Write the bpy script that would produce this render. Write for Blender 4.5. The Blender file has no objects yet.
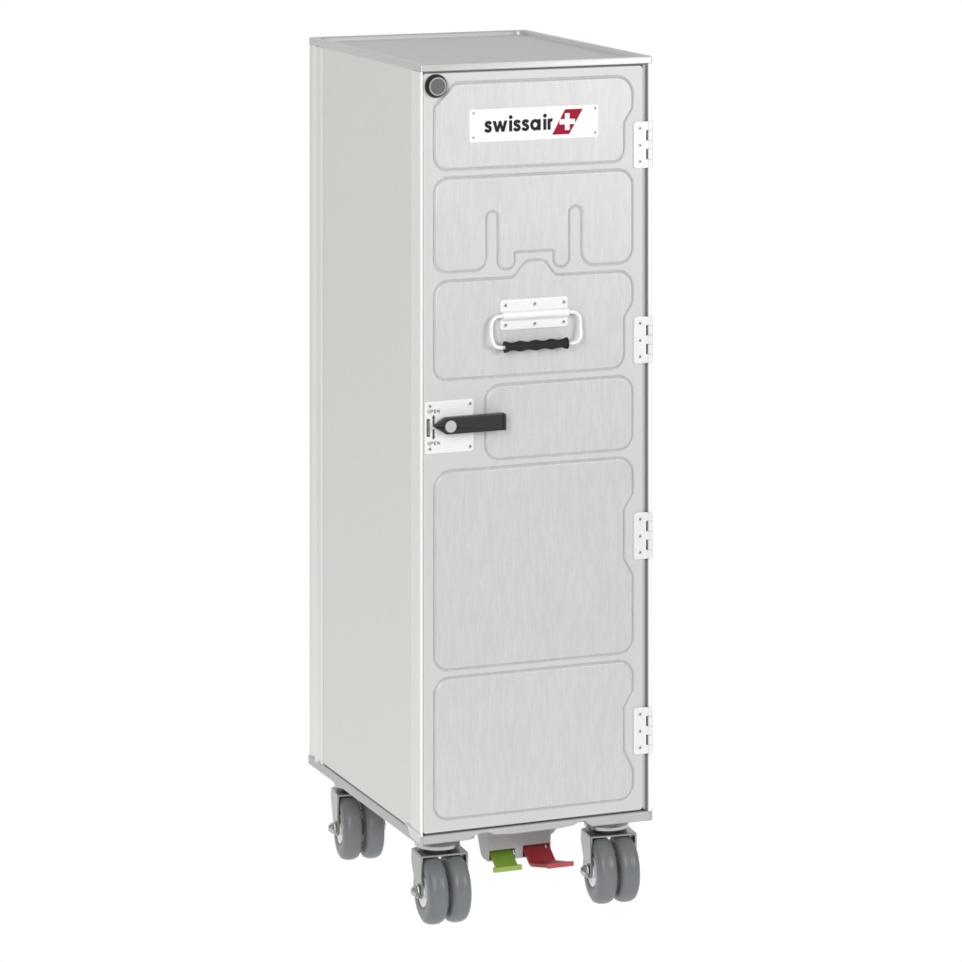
import bpy, bmesh, math, random
from mathutils import Vector, Matrix
R = math.radians
sc = bpy.context.scene
COL = sc.collection
OFF = Vector((-0.151, -0.201, 0.0986))      # builder frame (front left foot of the cabinet) -> cart frame
WPOS = {}                                   # world position of every object's origin

# ------------------------------------------------------------------ materials
def mat(name, col, rough=0.5, metal=0.0, spec=0.5, coat=0.0):
    m = bpy.data.materials.new(name); m.use_nodes = True
    b = m.node_tree.nodes['Principled BSDF']
    b.inputs['Base Color'].default_value = (*col, 1)
    b.inputs['Roughness'].default_value = rough
    b.inputs['Metallic'].default_value = metal
    b.inputs['Specular IOR Level'].default_value = spec
    b.inputs['Coat Weight'].default_value = coat
    return m

def noise_layer(nt, scale3, detail=4.0, rough=0.6):
    g = nt.nodes.new('ShaderNodeNewGeometry')
    mp = nt.nodes.new('ShaderNodeMapping'); mp.inputs['Scale'].default_value = scale3
    n = nt.nodes.new('ShaderNodeTexNoise'); n.inputs['Scale'].default_value = 1.0
    n.inputs['Detail'].default_value = detail; n.inputs['Roughness'].default_value = rough
    nt.links.new(g.outputs['Position'], mp.inputs['Vector']); nt.links.new(mp.outputs['Vector'], n.inputs['Vector'])
    return n.outputs['Fac']

def ramp(nt, fac, lo, hi, p0=0.3, p1=0.7):
    r = nt.nodes.new('ShaderNodeValToRGB')
    r.color_ramp.elements[0].position = p0; r.color_ramp.elements[1].position = p1
    r.color_ramp.elements[0].color = (lo, lo, lo, 1); r.color_ramp.elements[1].color = (hi, hi, hi, 1)
    nt.links.new(fac, r.inputs['Fac']); return r.outputs['Color']

def mul(nt, a, b):
    n = nt.nodes.new('ShaderNodeMix'); n.data_type = 'RGBA'; n.blend_type = 'MULTIPLY'
    n.inputs['Factor'].default_value = 1.0
    nt.links.new(a, n.inputs['A']); nt.links.new(b, n.inputs['B']); return n.outputs['Result']

def brushed(name, col, rough, metal, layers, bump=0.0, spec=0.5):
    """metal with grain: layers = (scale3, lo, hi) multiplied into the colour"""
    m = mat(name, col, rough, metal, spec); nt = m.node_tree; b = nt.nodes['Principled BSDF']
    rgb = nt.nodes.new('ShaderNodeRGB'); rgb.outputs[0].default_value = (*col, 1)
    out = rgb.outputs[0]; first = None
    for sc3, lo, hi, p0, p1 in layers:
        f = noise_layer(nt, sc3)
        first = first or f
        out = mul(nt, out, ramp(nt, f, lo, hi, p0, p1))
    nt.links.new(out, b.inputs['Base Color'])
    rr = nt.nodes.new('ShaderNodeMapRange'); rr.inputs['To Min'].default_value = rough - .06; rr.inputs['To Max'].default_value = rough + .06
    nt.links.new(first, rr.inputs['Value']); nt.links.new(rr.outputs['Result'], b.inputs['Roughness'])
    if bump:
        bp = nt.nodes.new('ShaderNodeBump'); bp.inputs['Strength'].default_value = bump; bp.inputs['Distance'].default_value = 0.0004
        nt.links.new(first, bp.inputs['Height']); nt.links.new(bp.outputs['Normal'], b.inputs['Normal'])
    return m

M_panel = brushed('brushed_aluminium', (.645, .645, .647), .46, .3,
                  [((700, 700, 45), .955, 1.03, .3, .7), ((230, 230, 34), .972, 1.03, .42, .66),
                   ((40, 40, 420), .985, 1.012, .3, .7), ((18, 18, 12), .982, 1.008, .35, .65)], .05)
M_door = brushed('satin_door_sheet', (.632, .632, .634), .5, .2,
                 [((300, 300, 60), .99, 1.008, .3, .7), ((7, 7, 5), .985, 1.01, .3, .7)])
M_side = brushed('anodised_side_sheet', (.705, .702, .682), .42, .35,
                 [((6, 6, 3), .985, 1.01, .3, .7), ((300, 300, 12), .993, 1.005, .3, .7)])
M_post = brushed('anodised_extrusion', (.76, .758, .733), .4, .25, [((300, 300, 8), .985, 1.01, .3, .7)])
M_edge = mat('edge_highlight_white', (.96, .96, .95), .3, .1)  # post noses: corner highlight put into the colour
M_rear = brushed('pale_rear_extrusion', (.79, .79, .765), .34, .25, [((300, 300, 8), .985, 1.01, .3, .7)])
M_rim = brushed('satin_top_rim', (.57, .57, .558), .38, .3, [((30, 30, 60), .98, 1.015, .3, .7)])
M_tray = brushed('matt_tray_sheet', (.70, .70, .692), .6, .05, [((10, 10, 10), .975, 1.015, .3, .7), ((200, 30, 30), .99, 1.01, .3, .7)])
M_base = brushed('cast_base_metal', (.50, .50, .492), .5, .15, [((40, 40, 60), .96, 1.02, .3, .7)])
M_lip = brushed('pale_base_plate', (.60, .60, .59), .4, .4, [((40, 40, 60), .97, 1.02, .3, .7)])
M_gap = mat('dark_gap', (.17, .17, .165), .7)
M_gapshade = mat('gap_shade_grey', (.15, .15, .147), .6)  # shade of the door gaps as a plain grey
M_white = brushed('silver_white_metal', (.86, .86, .865), .36, .2, [((200, 200, 60), .98, 1.01, .3, .7)])
M_bracket = mat('bright_white_metal', (.88, .88, .885), .34, .12)
M_plate = mat('white_sign_enamel', (.97, .97, .97), .4)
M_chrome = brushed('bright_zinc', (.52, .52, .51), .2, .95, [((60, 60, 60), .93, 1.03, .3, .7)])
M_fork = brushed('pressed_zinc_steel', (.36, .36, .355), .24, .9, [((70, 70, 30), .92, 1.03, .3, .7)])
M_screw = mat('screw_steel', (.74, .74, .75), .35, .3)
M_recess = mat('screw_recess', (.10, .10, .10), .6)
M_black = brushed('black_plastic', (.018, .018, .018), .6, 0, [((300, 300, 300), .8, 1.2, .3, .7)], 0, .25)
M_lever = mat('black_lever_enamel', (.022, .022, .022), .38)
M_core = mat('grey_lock_core', (.115, .115, .115), .5)
M_ring = mat('grey_lock_ring', (.36, .36, .36), .35, .4)
M_cap = mat('pivot_cap_zinc', (.60, .62, .63), .35, .4)
M_ink = mat('dark_print', (.016, .014, .016), .5, 0, .2)
M_greyink = mat('grey_print', (.08, .08, .085), .5)
M_red = mat('red_print', (.345, .010, .034), .5, 0, .12)
M_redpedal = brushed('red_pedal_plastic', (.31, .018, .023), .42, 0, [((90, 90, 90), .85, 1.1, .3, .7)])
M_greenpedal = brushed('green_pedal_plastic', (.19, .33, .03), .42, 0, [((90, 90, 90), .85, 1.1, .3, .7)])
M_redlip = mat('lit_red_lip', (.46, .06, .075), .4)  # red pedal's front edge, lighter: light on it put into the colour
M_greenlip = mat('lit_green_lip', (.30, .43, .085), .4)  # same for the green pedal: lit front edge painted lighter
M_housing = brushed('grey_pedal_housing', (.48, .48, .478), .5, .05, [((50, 50, 50), .95, 1.04, .3, .7)])
M_tyre = brushed('grey_rubber', (.165, .175, .184), .38, 0, [((25, 25, 25), .94, 1.05, .3, .7), ((300, 300, 300), .97, 1.03, .3, .7)])
M_hub = mat('pale_hub_plastic', (.74, .74, .74), .3, .3)

# ------------------------------------------------------------------ object helpers
def finish(bm, name, mats, smooth=30):
    bmesh.ops.recalc_face_normals(bm, faces=bm.faces[:])
    me = bpy.data.meshes.new(name); bm.to_mesh(me); bm.free()
    for m in (mats if isinstance(mats, (list, tuple)) else [mats]): me.materials.append(m)
    me.polygons.foreach_set('use_smooth', [True] * len(me.polygons))
    me.set_sharp_from_angle(angle=R(smooth))
    return me

def obj(name, bm, mats, parent, smooth=30):
    """bm is given in the builder frame; the origin goes to the middle of its box"""
    lo = Vector((1e9,) * 3); hi = -lo
    for v in bm.verts:
        for i in range(3): lo[i] = min(lo[i], v.co[i]); hi[i] = max(hi[i], v.co[i])
    c = (lo + hi) / 2
    bmesh.ops.translate(bm, verts=bm.verts[:], vec=-c)
    o = bpy.data.objects.new(name, finish(bm, name, mats, smooth)); COL.objects.link(o)
    w = c + OFF; o.parent = parent; o.location = w - WPOS.get(parent.name, Vector()) if parent else w
    WPOS[o.name] = w
    return o

def copy_to(src, dxyz, parent=None, children=True):
    c = src.copy(); COL.objects.link(c); c.parent = parent or src.parent
    pw = WPOS[src.name] + Vector(dxyz)
    c.location = pw - WPOS.get(c.parent.name, Vector()); WPOS[c.name] = pw
    if children:
        for ch in list(src.children):
            d = ch.copy(); COL.objects.link(d); d.parent = c; WPOS[d.name] = WPOS[ch.name] + Vector(dxyz)
    return c

# ------------------------------------------------------------------ shape helpers
def fillet(pts, seg=8):
    """pts = (u, v, r): rounded polygon"""
    out = []; n = len(pts)
    for i in range(n):
        p = Vector(pts[i][:2]); r = pts[i][2] if len(pts[i]) > 2 else 0
        if r <= 0: out.append(p); continue
        a = (Vector(pts[i - 1][:2]) - p).normalized(); b = (Vector(pts[(i + 1) % n][:2]) - p).normalized()
        ang = math.acos(max(-1, min(1, a.dot(b))))
        t = r / math.tan(ang / 2)
        c = p + (a + b).normalized() * (r / math.sin(ang / 2))
        s = p + a * t - c; e = p + b * t - c
        tot = s.angle_signed(e)
        k = max(2, int(seg * abs(tot) / (math.pi / 2)) + 1)
        a0 = math.atan2(s.y, s.x)
        for j in range(k + 1):
            th = a0 - tot * j / k
            out.append(c + Vector((math.cos(th), math.sin(th))) * r)
    res = [out[0]]
    for q in out[1:]:
        if (q - res[-1]).length > 1e-6: res.append(q)
    if (res[0] - res[-1]).length < 1e-6: res.pop()
    ar = sum(res[i - 1].x * res[i].y - res[i].x * res[i - 1].y for i in range(len(res)))
    return res if ar > 0 else res[::-1]

def offset(poly, d):
    """inward offset of a ccw polygon"""
    n = len(poly); out = []
    for i in range(n):
        a = (poly[i] - poly[i - 1]).normalized(); b = (poly[(i + 1) % n] - poly[i]).normalized()
        na = Vector((-a.y, a.x)); nb = Vector((-b.y, b.x)); m = (na + nb)
        if m.length < 1e-6: m = na
        m.normalize(); k = max(.5, m.dot(na))
        out.append(poly[i] + m * (d / k))
    return out

AX = {'xz': lambda u, v, w: (u, w, v), 'yz': lambda u, v, w: (w, u, v), 'xy': lambda u, v, w: (u, v, w)}
def rings(bm, poly, prof, plane='xz', cap0=True, cap1=True, mi=0):
    """loft the outline through (inset, depth) steps and cap the ends"""
    f3 = AX[plane]; prev = None; n = len(poly)
    for k, (d, w) in enumerate(prof):
        q = offset(poly, d) if abs(d) > 1e-9 else poly
        vs = [bm.verts.new(f3(p.x, p.y, w)) for p in q]
        if prev:
            for i in range(n):
                bm.faces.new((prev[i - 1], prev[i], vs[i], vs[i - 1])).material_index = mi
        if (k == 0 and cap0) or (k == len(prof) - 1 and cap1):
            f = bm.faces.new(vs); f.material_index = mi; f.normal_update()
            bmesh.ops.triangulate(bm, faces=[f])
        prev = vs
    return bm

def plate(bm, pts, w0, w1, plane='xz', bev=.0006, seg=6, mi=0):
    """rounded slab between depths w0 (outer face) and w1, bevelled at the outer rim"""
    s = 1 if w1 > w0 else -1
    return rings(bm, fillet(pts, seg), [(bev + .0002, w0), (bev, w0), (bev * .3, w0 + s * bev * .3), (0, w0 + s * bev), (0, w1)], plane, mi=mi)

def box(bm, lo, hi, bev=0.0, seg=2, mi=0):
    vs = [bm.verts.new((x, y, z)) for x in (lo[0], hi[0]) for y in (lo[1], hi[1]) for z in (lo[2], hi[2])]
    fs = [bm.faces.new([vs[i] for i in q]) for q in ((0, 1, 3, 2), (4, 6, 7, 5), (0, 4, 5, 1), (2, 3, 7, 6), (0, 2, 6, 4), (1, 5, 7, 3))]
    for f in fs: f.material_index = mi
    if bev:
        es = list({e for f in fs for e in f.edges})
        bmesh.ops.bevel(bm, geom=es, offset=bev, segments=seg, affect='EDGES', profile=.5, material=-1)
    return bm

def lathe(bm, c, axis, prof, n=32, mi=0):
    """prof = (along, radius); axis 0,1,2"""
    c = Vector(c); o = [(1, 2), (2, 0), (0, 1)][axis]; prev = None
    for a, r in prof:
        ring = []
        for k in range(n if r > 1e-7 else 1):
            th = 2 * math.pi * k / n; p = [0, 0, 0]
            p[axis] = a; p[o[0]] = r * math.cos(th); p[o[1]] = r * math.sin(th)
            ring.append(bm.verts.new(c + Vector(p)))
        if prev:
            for k in range(n):
                q = [prev[k % len(prev)], prev[(k + 1) % len(prev)], ring[(k + 1) % len(ring)], ring[k % len(ring)]]
                q = [v for i, v in enumerate(q) if v not in q[:i]]
                if len(q) > 2: bm.faces.new(q).material_index = mi
        prev = ring
    return bm

def catmull(pts, k=6, closed=False):
    P = [Vector(p) for p in pts]; n = len(P); out = []
    for i in range(n if closed else n - 1):
        g = lambda j: P[j % n] if closed else P[max(0, min(n - 1, j))]
        a, b, c, d = g(i - 1), g(i), g(i + 1), g(i + 2)
        for s in range(k):
            t = s / k
            out.append(.5 * ((2 * b) + (c - a) * t + (2 * a - 5 * b + 4 * c - d) * t * t + (3 * b - a - 3 * c + d) * t ** 3))
    if not closed: out.append(P[-1])
    return out

def tube(bm, pts, r, n=14, mi=0):
    P = [Vector(p) for p in pts]; prev = None; rad = r if callable(r) else (lambda i: r)
    t0 = (P[1] - P[0]).normalized(); u = t0.orthogonal().normalized()
    for i, p in enumerate(P):
        t = (P[min(i + 1, len(P) - 1)] - P[max(i - 1, 0)]).normalized()
        u = (u - t * u.dot(t)).normalized(); v = t.cross(u)
        ring = [bm.verts.new(p + (u * math.cos(2 * math.pi * k / n) + v * math.sin(2 * math.pi * k / n)) * rad(i)) for k in range(n)]
        if prev:
            for k in range(n): bm.faces.new((prev[k - 1], prev[k], ring[k], ring[k - 1])).material_index = mi
        if i in (0, len(P) - 1): bm.faces.new(ring).material_index = mi
        prev = ring
    return bm

def stroke(bm, pts, w, y, closed=False):
    """flat ribbon on the front plane"""
    P = [Vector(p) for p in pts]; n = len(P); L = []
    for i, p in enumerate(P):
        a = P[i - 1] if (closed or i) else p; b = P[(i + 1) % n] if (closed or i < n - 1) else p
        t = (b - a).normalized(); nn = Vector((-t.y, t.x)) * w / 2
        L.append((bm.verts.new((p.x + nn.x, y, p.y + nn.y)), bm.verts.new((p.x - nn.x, y, p.y - nn.y))))
    for i in range(n if closed else n - 1):
        a, b = L[i], L[(i + 1) % n]; bm.faces.new((a[0], a[1], b[1], b[0]))
    return bm

def flat(bm, pts, y):
    f = bm.faces.new([bm.verts.new((p[0], y, p[1])) for p in pts]); f.normal_update(); bmesh.ops.triangulate(bm, faces=[f]); return bm

def disc(bm, x, z, r, y, n=24):
    return flat(bm, [(x + r * math.cos(2 * math.pi * k / n), z + r * math.sin(2 * math.pi * k / n)) for k in range(n)], y)

def new(): return bmesh.new()
def mm(pts): return [tuple(c / 1000 for c in p) for p in pts]

# ------------------------------------------------------------------ the trolley
cart = bpy.data.objects.new('service_trolley', None); COL.objects.link(cart)
cart.empty_display_size = .1
cart['label'] = 'narrow silver aluminium airline service trolley on grey castors with one closed door'
cart['category'] = 'trolley'
WPOS[cart.name] = Vector()
W, D, H = .302, .402, .9314

# cabinet -----------------------------------------------------------
bm = new()
box(bm, (.0012, .0335, .0132), (.004, .3478, .9225))
obj('side_panel', bm, M_side, cart)
bm = new(); box(bm, (.298, .0335, .0132), (.3008, .3478, .9225)); obj('side_panel', bm, M_side, cart)
bm = new(); box(bm, (.004, .398, .0132), (.298, .4005, .9225)); obj('back_panel', bm, M_side, cart)
bm = new(); box(bm, (.0042, .0085, .0125), (.2978, .3978, .9215)); obj('inner_case', bm, M_gap, cart)

bm = new(); box(bm, (.2933, .0028, .0125), (.2970, .0084, .9222)); box(bm, (.0032, .0030, .9207), (.2930, .0084, .9222))
obj('gap_shade', bm, M_gapshade, cart)  # strips added in the door gaps, gap shade put into their colour
# front posts: slim extrusion with a rounded nose, its highlight put into a lighter colour
def front_post(left):
    bm = new(); x0, x1 = (.0002, .0030) if left else (.2976, .3018)
    box(bm, (x0, .0030, .0118), (x1, .0332, .9222)); return bm
def nose(left):
    prof = [(.0, .0030), (.0, 0, .0022), (.0026, 0, .0008), (.0026, .0030)] if left else [(.2972, .0030), (.2972, 0, .0008), (.302, 0, .0022), (.302, .0030)]
    bm = new(); rings(bm, fillet(prof, 6), [(0, .0118), (0, .9222)], 'xy'); return bm
for left in (True, False):
    fp = obj('front_post', front_post(left), M_post, cart)
    obj('nose_highlight', nose(left), M_edge, fp)

# rear posts: ridged extrusions
def rear_post(left):
    y0, y1 = .3480, .402
    s = [(.0040, y0), (.0006, y0), (.0002, y0 + .004, .001), (.0002, y0 + .010, .001), (.0030, y0 + .013, .001), (.0030, y0 + .0155, .001),
         (-.0010, y0 + .019, .002), (-.0010, y0 + .027, .003), (.0024, y0 + .032, .002), (.0012, y0 + .046, .002), (.0004, y0 + .0475, .001), (.0004, y1, .003), (.010, y1), (.010, y1 - .003), (.004, y1 - .003)]
    if not left: s = [(W - p[0],) + p[1:] for p in s]
    bm = new(); rings(bm, fillet(s, 4), [(0, .0098), (0, .9222)], 'xy'); return bm
obj('rear_post', rear_post(True), M_rear, cart)
obj('rear_post', rear_post(False), M_rear, cart)

# top rim: raised frame round the tray
bm = new()
o_ = fillet([(-.0002, -.0002, .0022), (W + .0002, -.0002, .0022), (W + .0002, D, .0035), (-.0002, D, .0035)], 6)
i_ = fillet([(.0085, .0075, .012), (W - .0085, .0075, .012), (W - .0085, D - .0085, .014), (.0085, D - .0085, .014)], 6)
def loops(poly, steps): return [[bm.verts.new((p.x, p.y, z)) for p in (offset(poly, d) if d else poly)] for d, z in steps]
O = loops(o_, [(.004, H - .0088), (0, H - .0086), (0, H - .0016), (.0005, H - .0005), (.0016, H)])
I = loops(i_, [(-.0014, H), (-.0004, H - .0005), (0, H - .0015), (.0008, H - .0086)])
for A in (O, I):
    for a, b in zip(A, A[1:]):
        for k in range(len(a)): bm.faces.new((a[k - 1], a[k], b[k], b[k - 1]))
def bridge(a, b):
    ea = [bm.edges.get((a[k - 1], a[k])) for k in range(len(a))]; eb = [bm.edges.get((b[k - 1], b[k])) for k in range(len(b))]
    bmesh.ops.bridge_loops(bm, edges=ea + eb)
bridge(O[-1], I[0]); bridge(O[0], I[-1])
obj('top_rim', bm, M_rim, cart)
bm = new(); box(bm, (.006, .005, H - .0108), (W - .006, D - .006, H - .0056)); obj('top_tray', bm, M_tray, cart)

# base ---------------------------------------------------------------
bm = new()
box(bm, (.0030, .0040, .0068), (W - .0030, D - .0030, .0116))
for a, b in (((-.0002, .0002, 0), (.0030, D + .0002, .0116)), ((W - .0030, .0002, 0), (W + .0002, D + .0002, .0116)), ((.0030, D - .0030, 0), (W - .0030, D + .0002, .0116))):
    box(bm, a, b, .0006)
ap = [(3, 11.6), (3, 1.6), (54, 1.6, 10), (68, 5.8, 6), (78, 7.8, 3), (88, 7.8, 3), (95, 4.4, 5), (118, 3.0, 20), (178, 3.0, 20), (198, 4.8, 8), (206, 8.4, 3), (213, 8.4, 3), (222, 1.0, 4), (299, 0), (299, 11.6)]
rings(bm, fillet(mm([(a[0], a[1]) for a in ap]) if False else [tuple(c / 1000 for c in a) for a in ap], 5), [(.0006, .0002), (0, .0008), (0, .0042)])
base = obj('base_frame', bm, M_base, cart)
for left in (True, False):                       # foot brackets of the front posts, curving up to the side sheet
    bm = new()
    pr = [(.0012, .0036), (.034, .0036, .008), (.0425, .0128, .004), (.052, .0140), (.052, .0148), (.0012, .0148)]
    x0, x1 = ((-.0008, .003) if left else (W - .003, W + .0008))
    rings(bm, fillet(mm([(p[0] * 1000, p[1] * 1000) + ((p[2] * 1000,) if len(p) > 2 else ()) for p in pr]), 6), [(0, x0), (0, x1)], 'yz')
    obj('corner_bracket', bm, M_side, base)
for x0, x1, y0, y1 in ((.0045, .0765, .0085, .088), (.222, .299, .0115, .088), (.0045, .080, .300, .394), (.222, .299, .300, .394)):
    bm = new()
    rings(bm, fillet([(x0, y0, .013), (x1, y0, .013), (x1, y1, .013), (x0, y1, .013)], 8), [(.001, -.0012), (.0003, -.0009), (0, -.0002), (0, .0066)], 'xy')
    obj('mounting_plate', bm, M_lip, base)

# ------------------------------------------------------------------ door
YD = .0008                                        # door sheet face
PANELS = [
 [(17.7, 804.8, 16), (17.7, 880, 12), (44, 907.8, 12), (275.9, 907.8, 22), (275.9, 869, 8), (264.8, 852, 8), (264.8, 804.5, 15)],
 [(17.7, 682.4, 16), (17.7, 794.4, 18), (275.9, 794.4, 20), (275.9, 681.2, 18), (208.8, 681.2, 17), (208.8, 753.5, 8.15), (192.4, 753.5, 8.15),
  (192.4, 681.2, 10), (172.2, 681.2, 9), (172.2, 701.6, 2.2), (121.2, 701.8, 2.2), (121.2, 682, 9), (99.7, 682, 10), (99.7, 752.2, 7.55), (84.5, 752.2, 7.55), (84.5, 682.4, 15)],
 [(17.7, 554, 15), (17.7, 671.3, 18), (120, 671.3, 11), (136.5, 690.9, 14), (159.5, 690.9, 14), (174, 671.3, 10), (275.9, 671.2, 20), (275.9, 632, 8), (264.8, 615, 8), (264.8, 554, 16)],
 [(83.5, 454.6, 18), (83.5, 543.3, 19), (276, 543.3, 19), (276, 454.6, 18)],
 [(17.9, 207.6, 18), (17.9, 444.5, 21), (276.2, 444.5, 20), (276.2, 399, 8), (264.4, 381, 8), (264.4, 321, 8), (276.2, 301, 8), (276.2, 207.6, 17)],
 [(17.9, 29.5, 17), (17.9, 197.5, 19), (276.2, 197.5, 19), (276.2, 160.5, 8), (264.4, 141, 8), (264.4, 88.5, 8), (276.2, 65, 8), (276.2, 29.5, 17)],
]
PH = .0013                                        # how far the pressed panels stand out
YP = YD - PH
GR = .0021                                        # the pressed groove starts this far outside the panel line
bm = new()
outl = fillet([(.0034, .0142, .0035), (.2905, .0142, .0055), (.2905, .9203, .0055), (.0034, .9203, .0035)], 8)
rings(bm, outl, [(.0016, YD), (.0012, YD), (.0004, YD + .0004), (0, YD + .0012), (0, .013)], cap0=False)
def loop_edges(poly):
    vs = [bm.verts.new((p.x, YD, p.y)) for p in poly]
    return [bm.edges.new((vs[q - 1], vs[q])) for q in range(len(vs))]
es = loop_edges(offset(outl, .0016))
for P in PANELS: es += loop_edges(offset(fillet(mm(P), 9), -GR))
bmesh.ops.triangle_fill(bm, edges=es, use_beauty=True, normal=(0, -1, 0))
bmesh.ops.remove_doubles(bm, verts=bm.verts[:], dist=1e-6)
rings(bm, fillet([(.2912, .0146), (.2930, .0146), (.2930, .9212), (.2912, .9212)]), [(.0004, .0022), (0, .0027), (0, .0128)])
door = obj('door', bm, M_door, cart)
for P in PANELS:
    poly = fillet(mm(P), 9); bm = new()
    prof = [(-GR, YD), (-.0016, YD + .0005), (-.0010, YD + .0017), (-.0004, YD + .0020), (.0002, YD + .0015), (.0010, YD - .0003), (.0016, YD - PH * .75), (.0022, YD - PH * .97), (.0026, YP), (.0029, YP)]
    rings(bm, poly, prof, cap0=False)
    obj('raised_panel', bm, M_panel, door, 40)

# ------------------------------------------------------------------ screws
def screw_bm(x, z, y, r=.0029, cross=.0019):
    bm = new()
    lathe(bm, (x, y, z), 1, [(.0006, r), (-.0002, r), (-.0006, r * .82), (-.0007, r * .5), (-.0007, 0)], 20)
    a = R(20)
    for k in range(2):
        d = Vector((math.cos(a + k * math.pi / 2), math.sin(a + k * math.pi / 2))); n = Vector((-d.y, d.x)) * .00055
        q = [d * cross + n, -d * cross + n, -d * cross - n, d * cross - n]
        f = bm.faces.new([bm.verts.new((x + p.x, y - .00078 - .00003 * k, z + p.y)) for p in q]); f.material_index = 1
    return bm
def screws(spots, y, parent, r=.0029, cross=.0019, name='screw'):
    first = None
    for x, z in spots:
        if first is None:
            first = obj(name, screw_bm(x, z, y, r, cross), [M_screw, M_recess], parent); fx, fz = x, z
        else: copy_to(first, (x - fx, 0, z - fz))

# ------------------------------------------------------------------ hinges
ZH = [(795.4, 851.9), (557.5, 615.0), (318.8, 377.1), (81.5, 139.8)]
z0, z1 = .7954, .8519
bm = new()
plate(bm, [(.2772, z0, .003), (.2935, z0, .0004), (.2935, z1, .0004), (.2772, z1, .003)], -.0012, .0006, bev=.0004)
hinge = obj('hinge', bm, M_white, cart)
hh = z1 - z0; seg = [0, .19, .405, .595, .81, 1]
bm = new()
for k in range(5):
    a, b = z0 + hh * seg[k] + .0002, z0 + hh * seg[k + 1] - .0002
    if k % 2 == 0: box(bm, (.2933, -.0011, a), (.2985, .0004, b))
    lathe(bm, (.2989, -.0008, 0), 2, [(a, 0), (a, .0031), (b, .0031), (b, 0)], 18)
obj('knuckle', bm, M_white, hinge)
screws([(.2848, z1 - .0075), (.2848, (z0 + z1) / 2), (.2848, z0 + .0085)], -.0014, hinge, .0027, .0014)
for a, b in ZH[1:]:
    copy_to(hinge, (0, 0, (a + b) / 2000 - (z0 + z1) / 2), cart)

# ------------------------------------------------------------------ name plate with its lettering
YN = YP - .0012
bm = new(); plate(bm, [(.0617, .8361, .0016), (.2294, .8361, .0016), (.2294, .8752, .0016), (.0617, .8752, .0016)], YN, YP + .0002, bev=.0003)
sign = obj('name_plate', bm, M_plate, cart)
def rv(x, z):
    bm = new(); lathe(bm, (x, YN, z), 1, [(.0004, .0017), (-.0003, .0016), (-.0008, .0009), (-.0009, 0)], 16); return bm
r0 = obj('rivet', rv(.0668, .8710), M_ring, sign)
for x, z in ((.2255, .8708), (.0666, .8416), (.2253, .8415)): copy_to(r0, (x - .0668, 0, z - .8710))
bm = new(); YT = YN - .00012; bx, bz = .0813, .8473
K = .001
def T(pts, dx): return [(bx + (dx + p[0]) * K, bz - .0001 + p[1] * K * 1.035) for p in pts]
S = catmull([(8.3, 9.6), (6.9, 11.1), (5.0, 11.6), (3.0, 11.1), (2.1, 9.4), (3.0, 7.8), (5.0, 6.8), (7.0, 5.7), (7.6, 3.8), (6.7, 2.1), (4.6, 1.5), (2.4, 2.1), (.9, 3.7)])
for dx in (-.4, 37.0, 48.0): stroke(bm, T(S, dx), 4.0 * K, YT)
flat(bm, T([(-1.6, 13), (2.8, 13), (4.8, 6.2), (6.5, 13), (9.9, 13), (11.5, 6.2), (13.5, 13), (17.8, 13), (13.9, 0), (9.9, 0), (8.2, 6.0), (6.4, 0), (2.4, 0)], 11.6), YT)
for dx in (30.9, 75.4):
    flat(bm, T([(.5, 0), (4.7, 0), (4.7, 13), (.5, 13)], dx), YT)
    disc(bm, bx + (dx + 2.7) * K, bz + 17.1 * K, 2.5 * K, YT)
stroke(bm, T([(6.4 + 4.6 * math.cos(2 * math.pi * k / 40), 6.5 + 4.8 * math.sin(2 * math.pi * k / 40)) for k in range(40)], 59), 4.1 * K, YT, True)
flat(bm, T([(9.6, 0), (13.7, 0), (13.7, 13), (9.6, 13)], 59), YT - .00003)
flat(bm, T([(-.1, 0), (4.0, 0), (4.0, 13), (-.1, 13)], 81.6), YT)
stroke(bm, T(catmull([(1.6, 6.5), (2.2, 9.0), (3.4, 10.7), (4.8, 11.3), (6.5, 11.0)]), 81.6), 4.0 * K, YT - .00003)
obj('lettering', bm, M_ink, sign)
bm = new(); flat(bm, mm([(168.8, 840.9), (191.2, 840.9), (209.1, 871.1), (185.6, 871.1)]), YT)
em = obj('emblem', bm, M_red, sign)
bm = new(); cx, cz, L, t = 188.6, 856.1, 10.1, 3.1
flat(bm, mm([(cx - t, cz - L), (cx + t, cz - L), (cx + t, cz - t), (cx + L, cz - t), (cx + L, cz + t), (cx + t, cz + t), (cx + t, cz + L), (cx - t, cz + L), (cx - t, cz + t), (cx - L, cz + t), (cx - L, cz - t), (cx - t, cz - t)]), YT - .00012)
o = obj('cross', bm, M_plate, sign); o['label'] = 'white cross on the red slanted emblem'
em['label'] = 'red slanted emblem behind the white cross'

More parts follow.
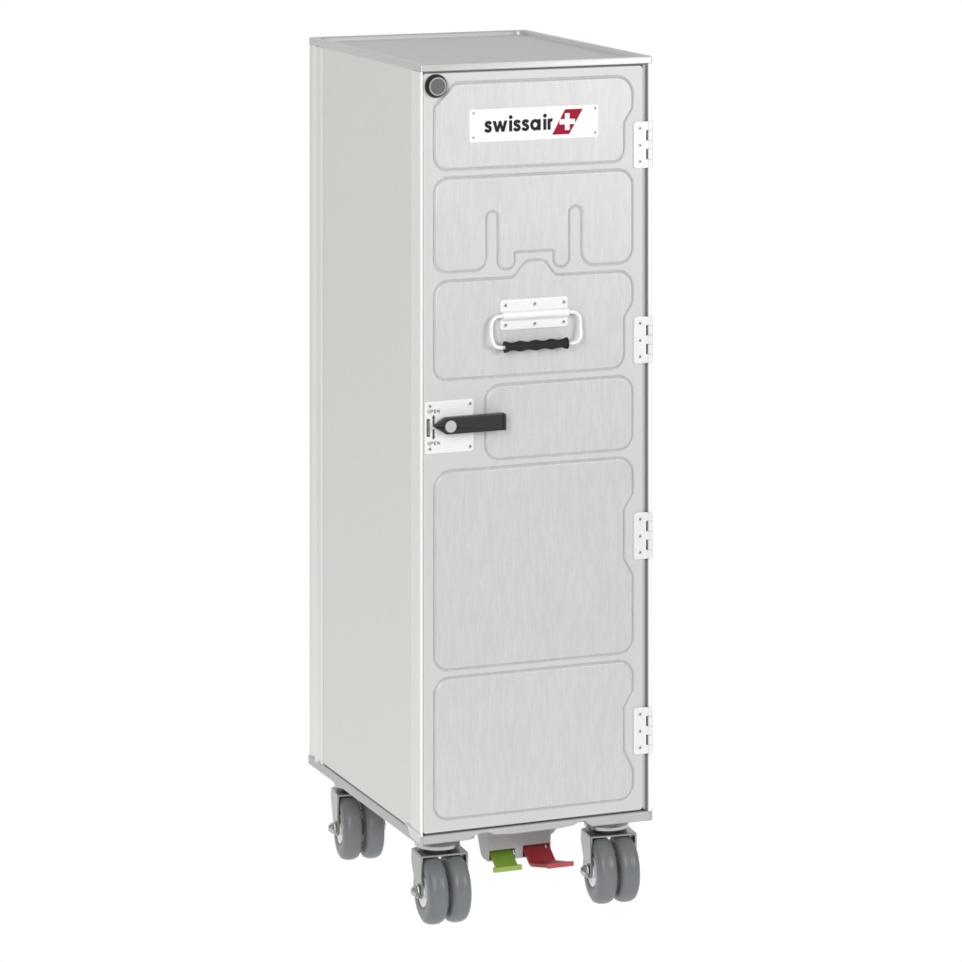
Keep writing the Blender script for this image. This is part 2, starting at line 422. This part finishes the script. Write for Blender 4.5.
# ------------------------------------------------------------------ carrying handle
YH = YP - .0016
bm = new()
plate(bm, [(.1016, .6305), (.1896, .6305), (.1896, .6452, .003), (.1016, .6452, .003)], YH, YP + .0002, bev=.0005)
plate(bm, [(.1016, .6090, .003), (.1896, .6090, .003), (.1896, .6222), (.1016, .6222)], YH, YP + .0002, bev=.0005)
hump = fillet([(YP + .0001, .6198), (YH - .0008, .6200, .0014), (YH - .0072, .6238, .0045), (YH - .0060, .6318, .0035), (YH - .0004, .6322, .0008), (YP + .0001, .6328)], 5)
rings(bm, hump, [(0, .1034), (0, .1886)], 'yz')
handle = obj('carrying_handle', bm, M_bracket, cart)
yb, yg = YH - .0030, YH - .0080
half = [(.1040, yb, .6266), (.0960, yb, .6262), (.0905, yb - .001, .6232), (.0880, yb - .002, .6175), (.0877, yg + .003, .6090), (.0880, yg + .001, .5995), (.0905, yg, .5935), (.0955, yg, .5903), (.1040, yg, .5898), (.1120, yg, .5898)]
rod = catmull(half, 5) + catmull([(.2914 - x, y, z) for x, y, z in half], 5)[::-1]   # one bent rod, running on through the grip
bm = new(); tube(bm, rod, .0023)
obj('bail', bm, M_bracket, handle)
bm = new(); prof = []
for k in range(61):
    t = k / 60; r = .0056 + .0009 * math.cos(t * 8 * math.pi) + .0006 * max(0, 1 - 14 * min(t, 1 - t))
    if k in (0, 60): prof.append((.1036 + .0812 * t, 0))
    prof.append((.1036 + .0812 * t, r))
    if k == 60: prof.append((.1036 + .0812 * t, 0))
lathe(bm, (0, yg, .5902), 0, prof, 24)
obj('grip', bm, M_black, handle)
screws([(.1079, .6388), (.1458, .6389), (.1838, .6389), (.1079, .6152), (.1458, .6152), (.1836, .6152)], YH - .0001, handle, .0029, .0016)

# ------------------------------------------------------------------ latch
YL = YD - .0014
bm = new()
plate(bm, [(.0052, .4670, .0018), (.0676, .4670, .004), (.0676, .5290, .004), (.0052, .5290, .0018)], YL, YD + .0002, bev=.0004)
latch = obj('door_latch', bm, M_bracket, cart)
screws([(.0112, .5240), (.0627, .5240), (.0112, .4729), (.0627, .4727)], YL - .0001, latch, .0028, .0014)
ya, yb_ = YL - .0035, YL - .0125
lev = fillet([(.0127, .5007, .0006), (.0285, .5106, .004), (.1040, .5112, .0012), (.1040, .4912, .0012), (.0285, .4908, .004)], 6)
bm = new(); rings(bm, lev, [(.0012, yb_), (.0009, yb_), (.0003, yb_ + .0003), (0, yb_ + .001), (0, ya)])
box(bm, (.1005, yb_ - .0016, .4914), (.1042, ya - .001, .5111), .0006)
obj('lever', bm, M_lever, latch)
bm = new(); lathe(bm, (.0331, 0, .5005), 1, [(ya + .0034, .0062), (yb_ - .0008, .0072), (yb_ - .0013, .0068), (yb_ - .0014, 0)], 36)
obj('pivot_cap', bm, M_cap, latch)
bm = new()
plate(bm, [(.0072, .4876, .0008), (.0113, .4876, .0008), (.0113, .5090, .0008), (.0072, .5090, .0008)], YL - .0003, YL + .0002, bev=.0001)
rings(bm, fillet([(.0091, .4898), (.0109, .4898), (.0109, .5066), (.0091, .5066)]), [(0, YL - .00042), (0, YL - .0002)], mi=1)
obj('strike_slot', bm, [mat('slot_edge', (.10, .10, .10), .5), M_ring], latch)
bm = new(); ym = YL - .0001; ax = .01595
for s in (1, -1):
    zc = .4985; f = lambda a: zc + s * a
    flat(bm, [(ax - .0012, f(.0022)), (ax + .0012, f(.0022)), (ax + .0012, f(.0118)), (ax - .0012, f(.0118))], ym)
    flat(bm, [(ax - .0022, f(.0112)), (ax + .0022, f(.0112)), (ax, f(.0152))], ym - .00002)
def open_word(x, z, h=.0040):
    w = .0034; g = .0041; s = .00075
    for i in range(4):
        X = x + i * g; q = lambda pts: [(X + a * w, z + b * h) for a, b in pts]
        if i == 0: stroke(bm, q([(.5 + .42 * math.cos(t * math.pi / 10), .5 + .45 * math.sin(t * math.pi / 10)) for t in range(20)]), s, ym, True)
        if i == 1: stroke(bm, q([(.1, 0), (.1, 1)]), s, ym); stroke(bm, q([(.1, .94), (.6, .94), (.86, .84), (.86, .6), (.6, .47), (.1, .47)]), s, ym - .00002)
        if i == 2:
            stroke(bm, q([(.1, 0), (.1, 1)]), s, ym)
            for b in (.06, .5, .94): stroke(bm, q([(.1, b), (.85, b)]), s, ym - .00002)
        if i == 3: stroke(bm, q([(.1, 0), (.1, 1)]), s, ym); stroke(bm, q([(.86, 0), (.86, 1)]), s, ym); stroke(bm, q([(.1, 1), (.86, 0)]), s, ym - .00002)
open_word(.0083, .5155); open_word(.0083, .4775)
obj('open_marking', bm, M_greyink, latch)

# ------------------------------------------------------------------ round lock
bm = new(); lathe(bm, (.0192, 0, .9052), 1, [(YD + .0002, .0140), (YD - .0022, .0140), (YD - .0060, .0126), (YD - .0074, .0116), (YD - .0074, .0108)], 48)
lock = obj('round_lock', bm, M_black, cart)
bm = new(); lathe(bm, (.0192, 0, .9052), 1, [(YD - .0072, .0113), (YD - .0080, .0110), (YD - .0080, .0094), (YD - .0074, .0090)], 48); obj('lock_ring', bm, M_ring, lock)
bm = new(); lathe(bm, (.0192, 0, .9052), 1, [(YD - .0070, .0092), (YD - .0076, .0090), (YD - .0078, 0)], 48); obj('lock_core', bm, M_core, lock)

# ------------------------------------------------------------------ pedals
bm = new()
hp = fillet([(.0560, .0066), (.0560, -.0450, .0015), (.0790, -.0445, .012), (.0935, -.0180, .010), (.1020, .0066)], 6)
rings(bm, hp, [(0, .1092), (0, .1912)], 'yz')
bmesh.ops.recalc_face_normals(bm, faces=bm.faces[:])
tmp = bpy.data.objects.new('tmp', bpy.data.meshes.new('tmp')); bm.to_mesh(tmp.data); bm.free(); COL.objects.link(tmp)
bm = new(); box(bm, (.1108, .05, -.0432), (.1442, .074, -.0318)); box(bm, (.1545, .05, -.0442), (.1898, .074, -.0300))
bmesh.ops.recalc_face_normals(bm, faces=bm.faces[:])
cut = bpy.data.objects.new('cut', bpy.data.meshes.new('cut')); bm.to_mesh(cut.data); bm.free(); COL.objects.link(cut)
md = tmp.modifiers.new('b', 'BOOLEAN'); md.operation = 'DIFFERENCE'; md.object = cut; md.solver = 'EXACT'
dg = bpy.context.evaluated_depsgraph_get(); me = bpy.data.meshes.new_from_object(tmp.evaluated_get(dg))
bm = new(); bm.from_mesh(me)
for o in (tmp, cut): bpy.data.objects.remove(o)
unit = obj('pedal_unit', bm, M_housing, cart)
def pedal(profile, x0, x1, th, flare=0.0):
    """sheet of thickness th bent along the (y, z) profile"""
    P = [Vector(p) for p in profile]
    up = []; dn = []
    for i, p in enumerate(P):
        t = (P[min(i + 1, len(P) - 1)] - P[max(i - 1, 0)]).normalized(); n = Vector((t.y, -t.x))
        if n.y < 0: n = -n
        up.append(p + n * th / 2); dn.append(p - n * th / 2)
    bm = new(); rings(bm, up + dn[::-1], [(.0004, x0), (0, x0 + .0004), (0, x1 - .0004), (.0004, x1)], 'yz')
    return bm
bm = pedal([(.0730, -.0345), (.0585, -.0350), (.0375, -.0480)], .1118, .1400, .0036)
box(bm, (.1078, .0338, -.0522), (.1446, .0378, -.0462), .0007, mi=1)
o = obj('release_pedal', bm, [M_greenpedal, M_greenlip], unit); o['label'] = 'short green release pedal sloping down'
bm = pedal([(.0730, -.0325), (.0570, -.0335), (.0545, -.0355), (.0380, -.0462), (.0340, -.0470), (.0290, -.0465), (-.0180, -.0350)], .1552, .1892, .0042)
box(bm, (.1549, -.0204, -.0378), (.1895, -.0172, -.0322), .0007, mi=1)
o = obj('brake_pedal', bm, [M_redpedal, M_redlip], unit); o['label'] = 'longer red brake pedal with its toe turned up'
for x, zz in ((.1405, -.0355), (.1830, -.0335)):
    bm = new(); tube(bm, [(x, .0535, zz + .0022), (x + .0012, .0520, zz - .0030)], .0008, 8)
    obj('slit_glint', bm, M_white, unit)  # added white rods, standing in for light seen through slits

# ------------------------------------------------------------------ castors: swivel with two grey wheels
ZA = -.0590; RW = .0400
piv = Vector((.0366, .0400, 0))                  # built at the front left corner
px, py = piv.x, piv.y; ay = py - .0205           # the wheels trail towards the front
bm = new()
lathe(bm, (px, py, 0), 2, [(-.0012, .0200), (-.0050, .0250), (-.0075, .0272), (-.0112, .0274), (-.0132, .0250), (-.0138, .0160), (-.0168, .0160), (-.0168, 0)], 48)
caster = obj('castor', bm, M_chrome, cart)
HW = .0296
def fork_bm():
    bm = new(); t = .0024; y0, y1 = ay - .0092, ay + .0310
    top = fillet([(px - HW, y0, .002), (px + HW, y0, .002), (px + HW, y1, .006), (px - HW, y1, .006)], 5)
    rings(bm, top, [(.0006, -.0152), (0, -.0158), (0, -.0174), (.0004, -.0178)], 'xy')
    side = fillet([(y0 + .0002, -.0164), (y1 - .0005, -.0164), (y1 + .001, -.030, .01), (ay + .0200, -.0500, .02), (ay + .0125, ZA - .0095, .010), (ay - .0090, ZA - .0095, .008)], 8)
    for s in (-1, 1):
        rings(bm, side, [(.0004, px + s * HW), (0, px + s * (HW - .0005)), (0, px + s * (HW - t))], 'yz')
    # small gussets folded down under the top plate
    fl = [(px - HW + .002, -.0176), (px - .004, -.0176), (px - HW + .002, -.0225)]
    for s in (1, -1):
        q = fl if s == 1 else [(2 * px - a, b) for a, b in fl][::-1]
        rings(bm, fillet(q), [(0, ay + .0190), (0, ay + .0205)])
    return bm
obj('fork', fork_bm(), M_fork, caster)
def tyre_bm(cx):
    bm = new()
    pr = [(-.0050, .0184), (-.0086, .0192), (-.0108, .0206), (-.0120, .0250), (-.0123, .0300), (-.0116, .0342), (-.0096, .0376), (-.0050, .0396), (0, .0400)]
    pr = pr + [(-a, r) for a, r in pr[-2::-1]]
    lathe(bm, (cx, ay, ZA), 0, pr, 64); return bm
def hub_bm(cx):
    bm = new()
    half = [(-.0124, 0), (-.0124, .0080), (-.0108, .0095), (-.0102, .0140), (-.0114, .0170), (-.0112, .0192), (-.0060, .0198)]
    lathe(bm, (cx, ay, ZA), 0, half + [(-a, r) for a, r in half[::-1]], 48); return bm
for s in (-1, 1):
    cx = px + s * .0142
    obj('tyre', tyre_bm(cx), M_tyre, caster, 50)
    obj('wheel_hub', hub_bm(cx), M_hub, caster)
def nut_bm():
    bm = new(); x = px - HW - .0014
    lathe(bm, (x, ay, ZA), 0, [(.0002, .0085), (-.0010, .0085), (-.0011, .0072)], 24)
    lathe(bm, (x, ay, ZA), 0, [(-.0010, .0071), (-.0040, .0071), (-.0050, .0062)], 6)
    lathe(bm, (x, ay, ZA), 0, [(-.0040, .0056), (-.0062, .0052), (-.0080, .0036), (-.0086, 0)], 24)
    return bm
obj('axle_nut', nut_bm(), M_chrome, caster)
bm = new(); x = px + HW + .0008
lathe(bm, (x, ay, ZA), 0, [(-.0002, .0078), (.0010, .0078), (.0018, .0070), (.0030, .0066), (.0036, .0040), (.0036, 0)], 24)
obj('axle_bolt', bm, M_chrome, caster)
# the other three: same parts, each swivelled a little
def wheel_at(cx, cy, deg):
    """wheel-pair centre (cx, cy) on the floor plan, swivelled by deg about its pivot"""
    a = R(deg); d = Matrix.Rotation(a, 3, 'Z') @ Vector((0, .0205, 0))
    p = Vector((cx + d.x, cy + d.y, 0)); c = copy_to(caster, p - piv, cart)
    c.rotation_euler.z = a
    # children turn with the castor: origins of copies are relative already
    return c
# caster's own origin must sit on the pivot for the swivel to be true: lathe is centred on it already
caster.rotation_euler.z = R(-4)
wheel_at(.2560, .0190, -6.5)
wheel_at(.0335, .3060, -8)
wheel_at(.2660, .3060, 7)

# ------------------------------------------------------------------ studio sweep
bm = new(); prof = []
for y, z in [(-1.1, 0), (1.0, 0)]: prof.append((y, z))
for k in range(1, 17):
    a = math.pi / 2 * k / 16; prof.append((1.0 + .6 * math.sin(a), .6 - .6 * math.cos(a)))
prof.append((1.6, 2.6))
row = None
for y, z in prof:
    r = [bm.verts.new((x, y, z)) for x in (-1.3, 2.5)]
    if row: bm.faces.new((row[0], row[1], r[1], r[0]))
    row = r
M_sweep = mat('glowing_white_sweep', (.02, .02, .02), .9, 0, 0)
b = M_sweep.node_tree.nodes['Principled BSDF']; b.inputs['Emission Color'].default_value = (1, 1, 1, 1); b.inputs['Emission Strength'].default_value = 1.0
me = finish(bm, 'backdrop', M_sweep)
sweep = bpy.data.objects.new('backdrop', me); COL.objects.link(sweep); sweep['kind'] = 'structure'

# ------------------------------------------------------------------ light
w = bpy.data.worlds.new('World'); sc.world = w; w.use_nodes = True
bg = w.node_tree.nodes['Background']; bg.inputs[0].default_value = (1, 1, .99, 1); bg.inputs[1].default_value = .43
def area(name, loc, target, size, power, col=(1, 1, 1)):
    l = bpy.data.lights.new(name, 'AREA'); l.shape = 'RECTANGLE'; l.size, l.size_y = size; l.energy = power; l.color = col
    o = bpy.data.objects.new(name, l); COL.objects.link(o); o.location = loc
    o.rotation_euler = (Vector(target) - Vector(loc)).to_track_quat('-Z', 'Y').to_euler()
    return o
area('key_softbox', (1.15, -1.8, 1.20), (0, -.1, .85), (.8, .8), 13.5)
area('fill_softbox', (-1.25, -1.6, 1.35), (0, 0, .7), (.35, 1.3), 20, (1, 1, .985))

# ------------------------------------------------------------------ camera: level view camera with a falling front
cam = bpy.data.cameras.new('camera'); co = bpy.data.objects.new('camera', cam); COL.objects.link(co)
co.location = Vector((-1.7357, -4.5204, 1.3898)) + OFF
co.rotation_euler = (R(90), 0, -.3814)
cam.sensor_width = 36; cam.lens = 4066.7143 / 962 * 36; cam.shift_y = -801.437 / 962
cam.clip_start = .1; cam.clip_end = 100
sc.camera = co
sc.view_settings.view_transform = 'Standard'; sc.view_settings.look = 'None'
sc.view_settings.exposure = 0; sc.view_settings.gamma = 1
sc.render.film_transparent = False
sc.cycles.use_denoising = True
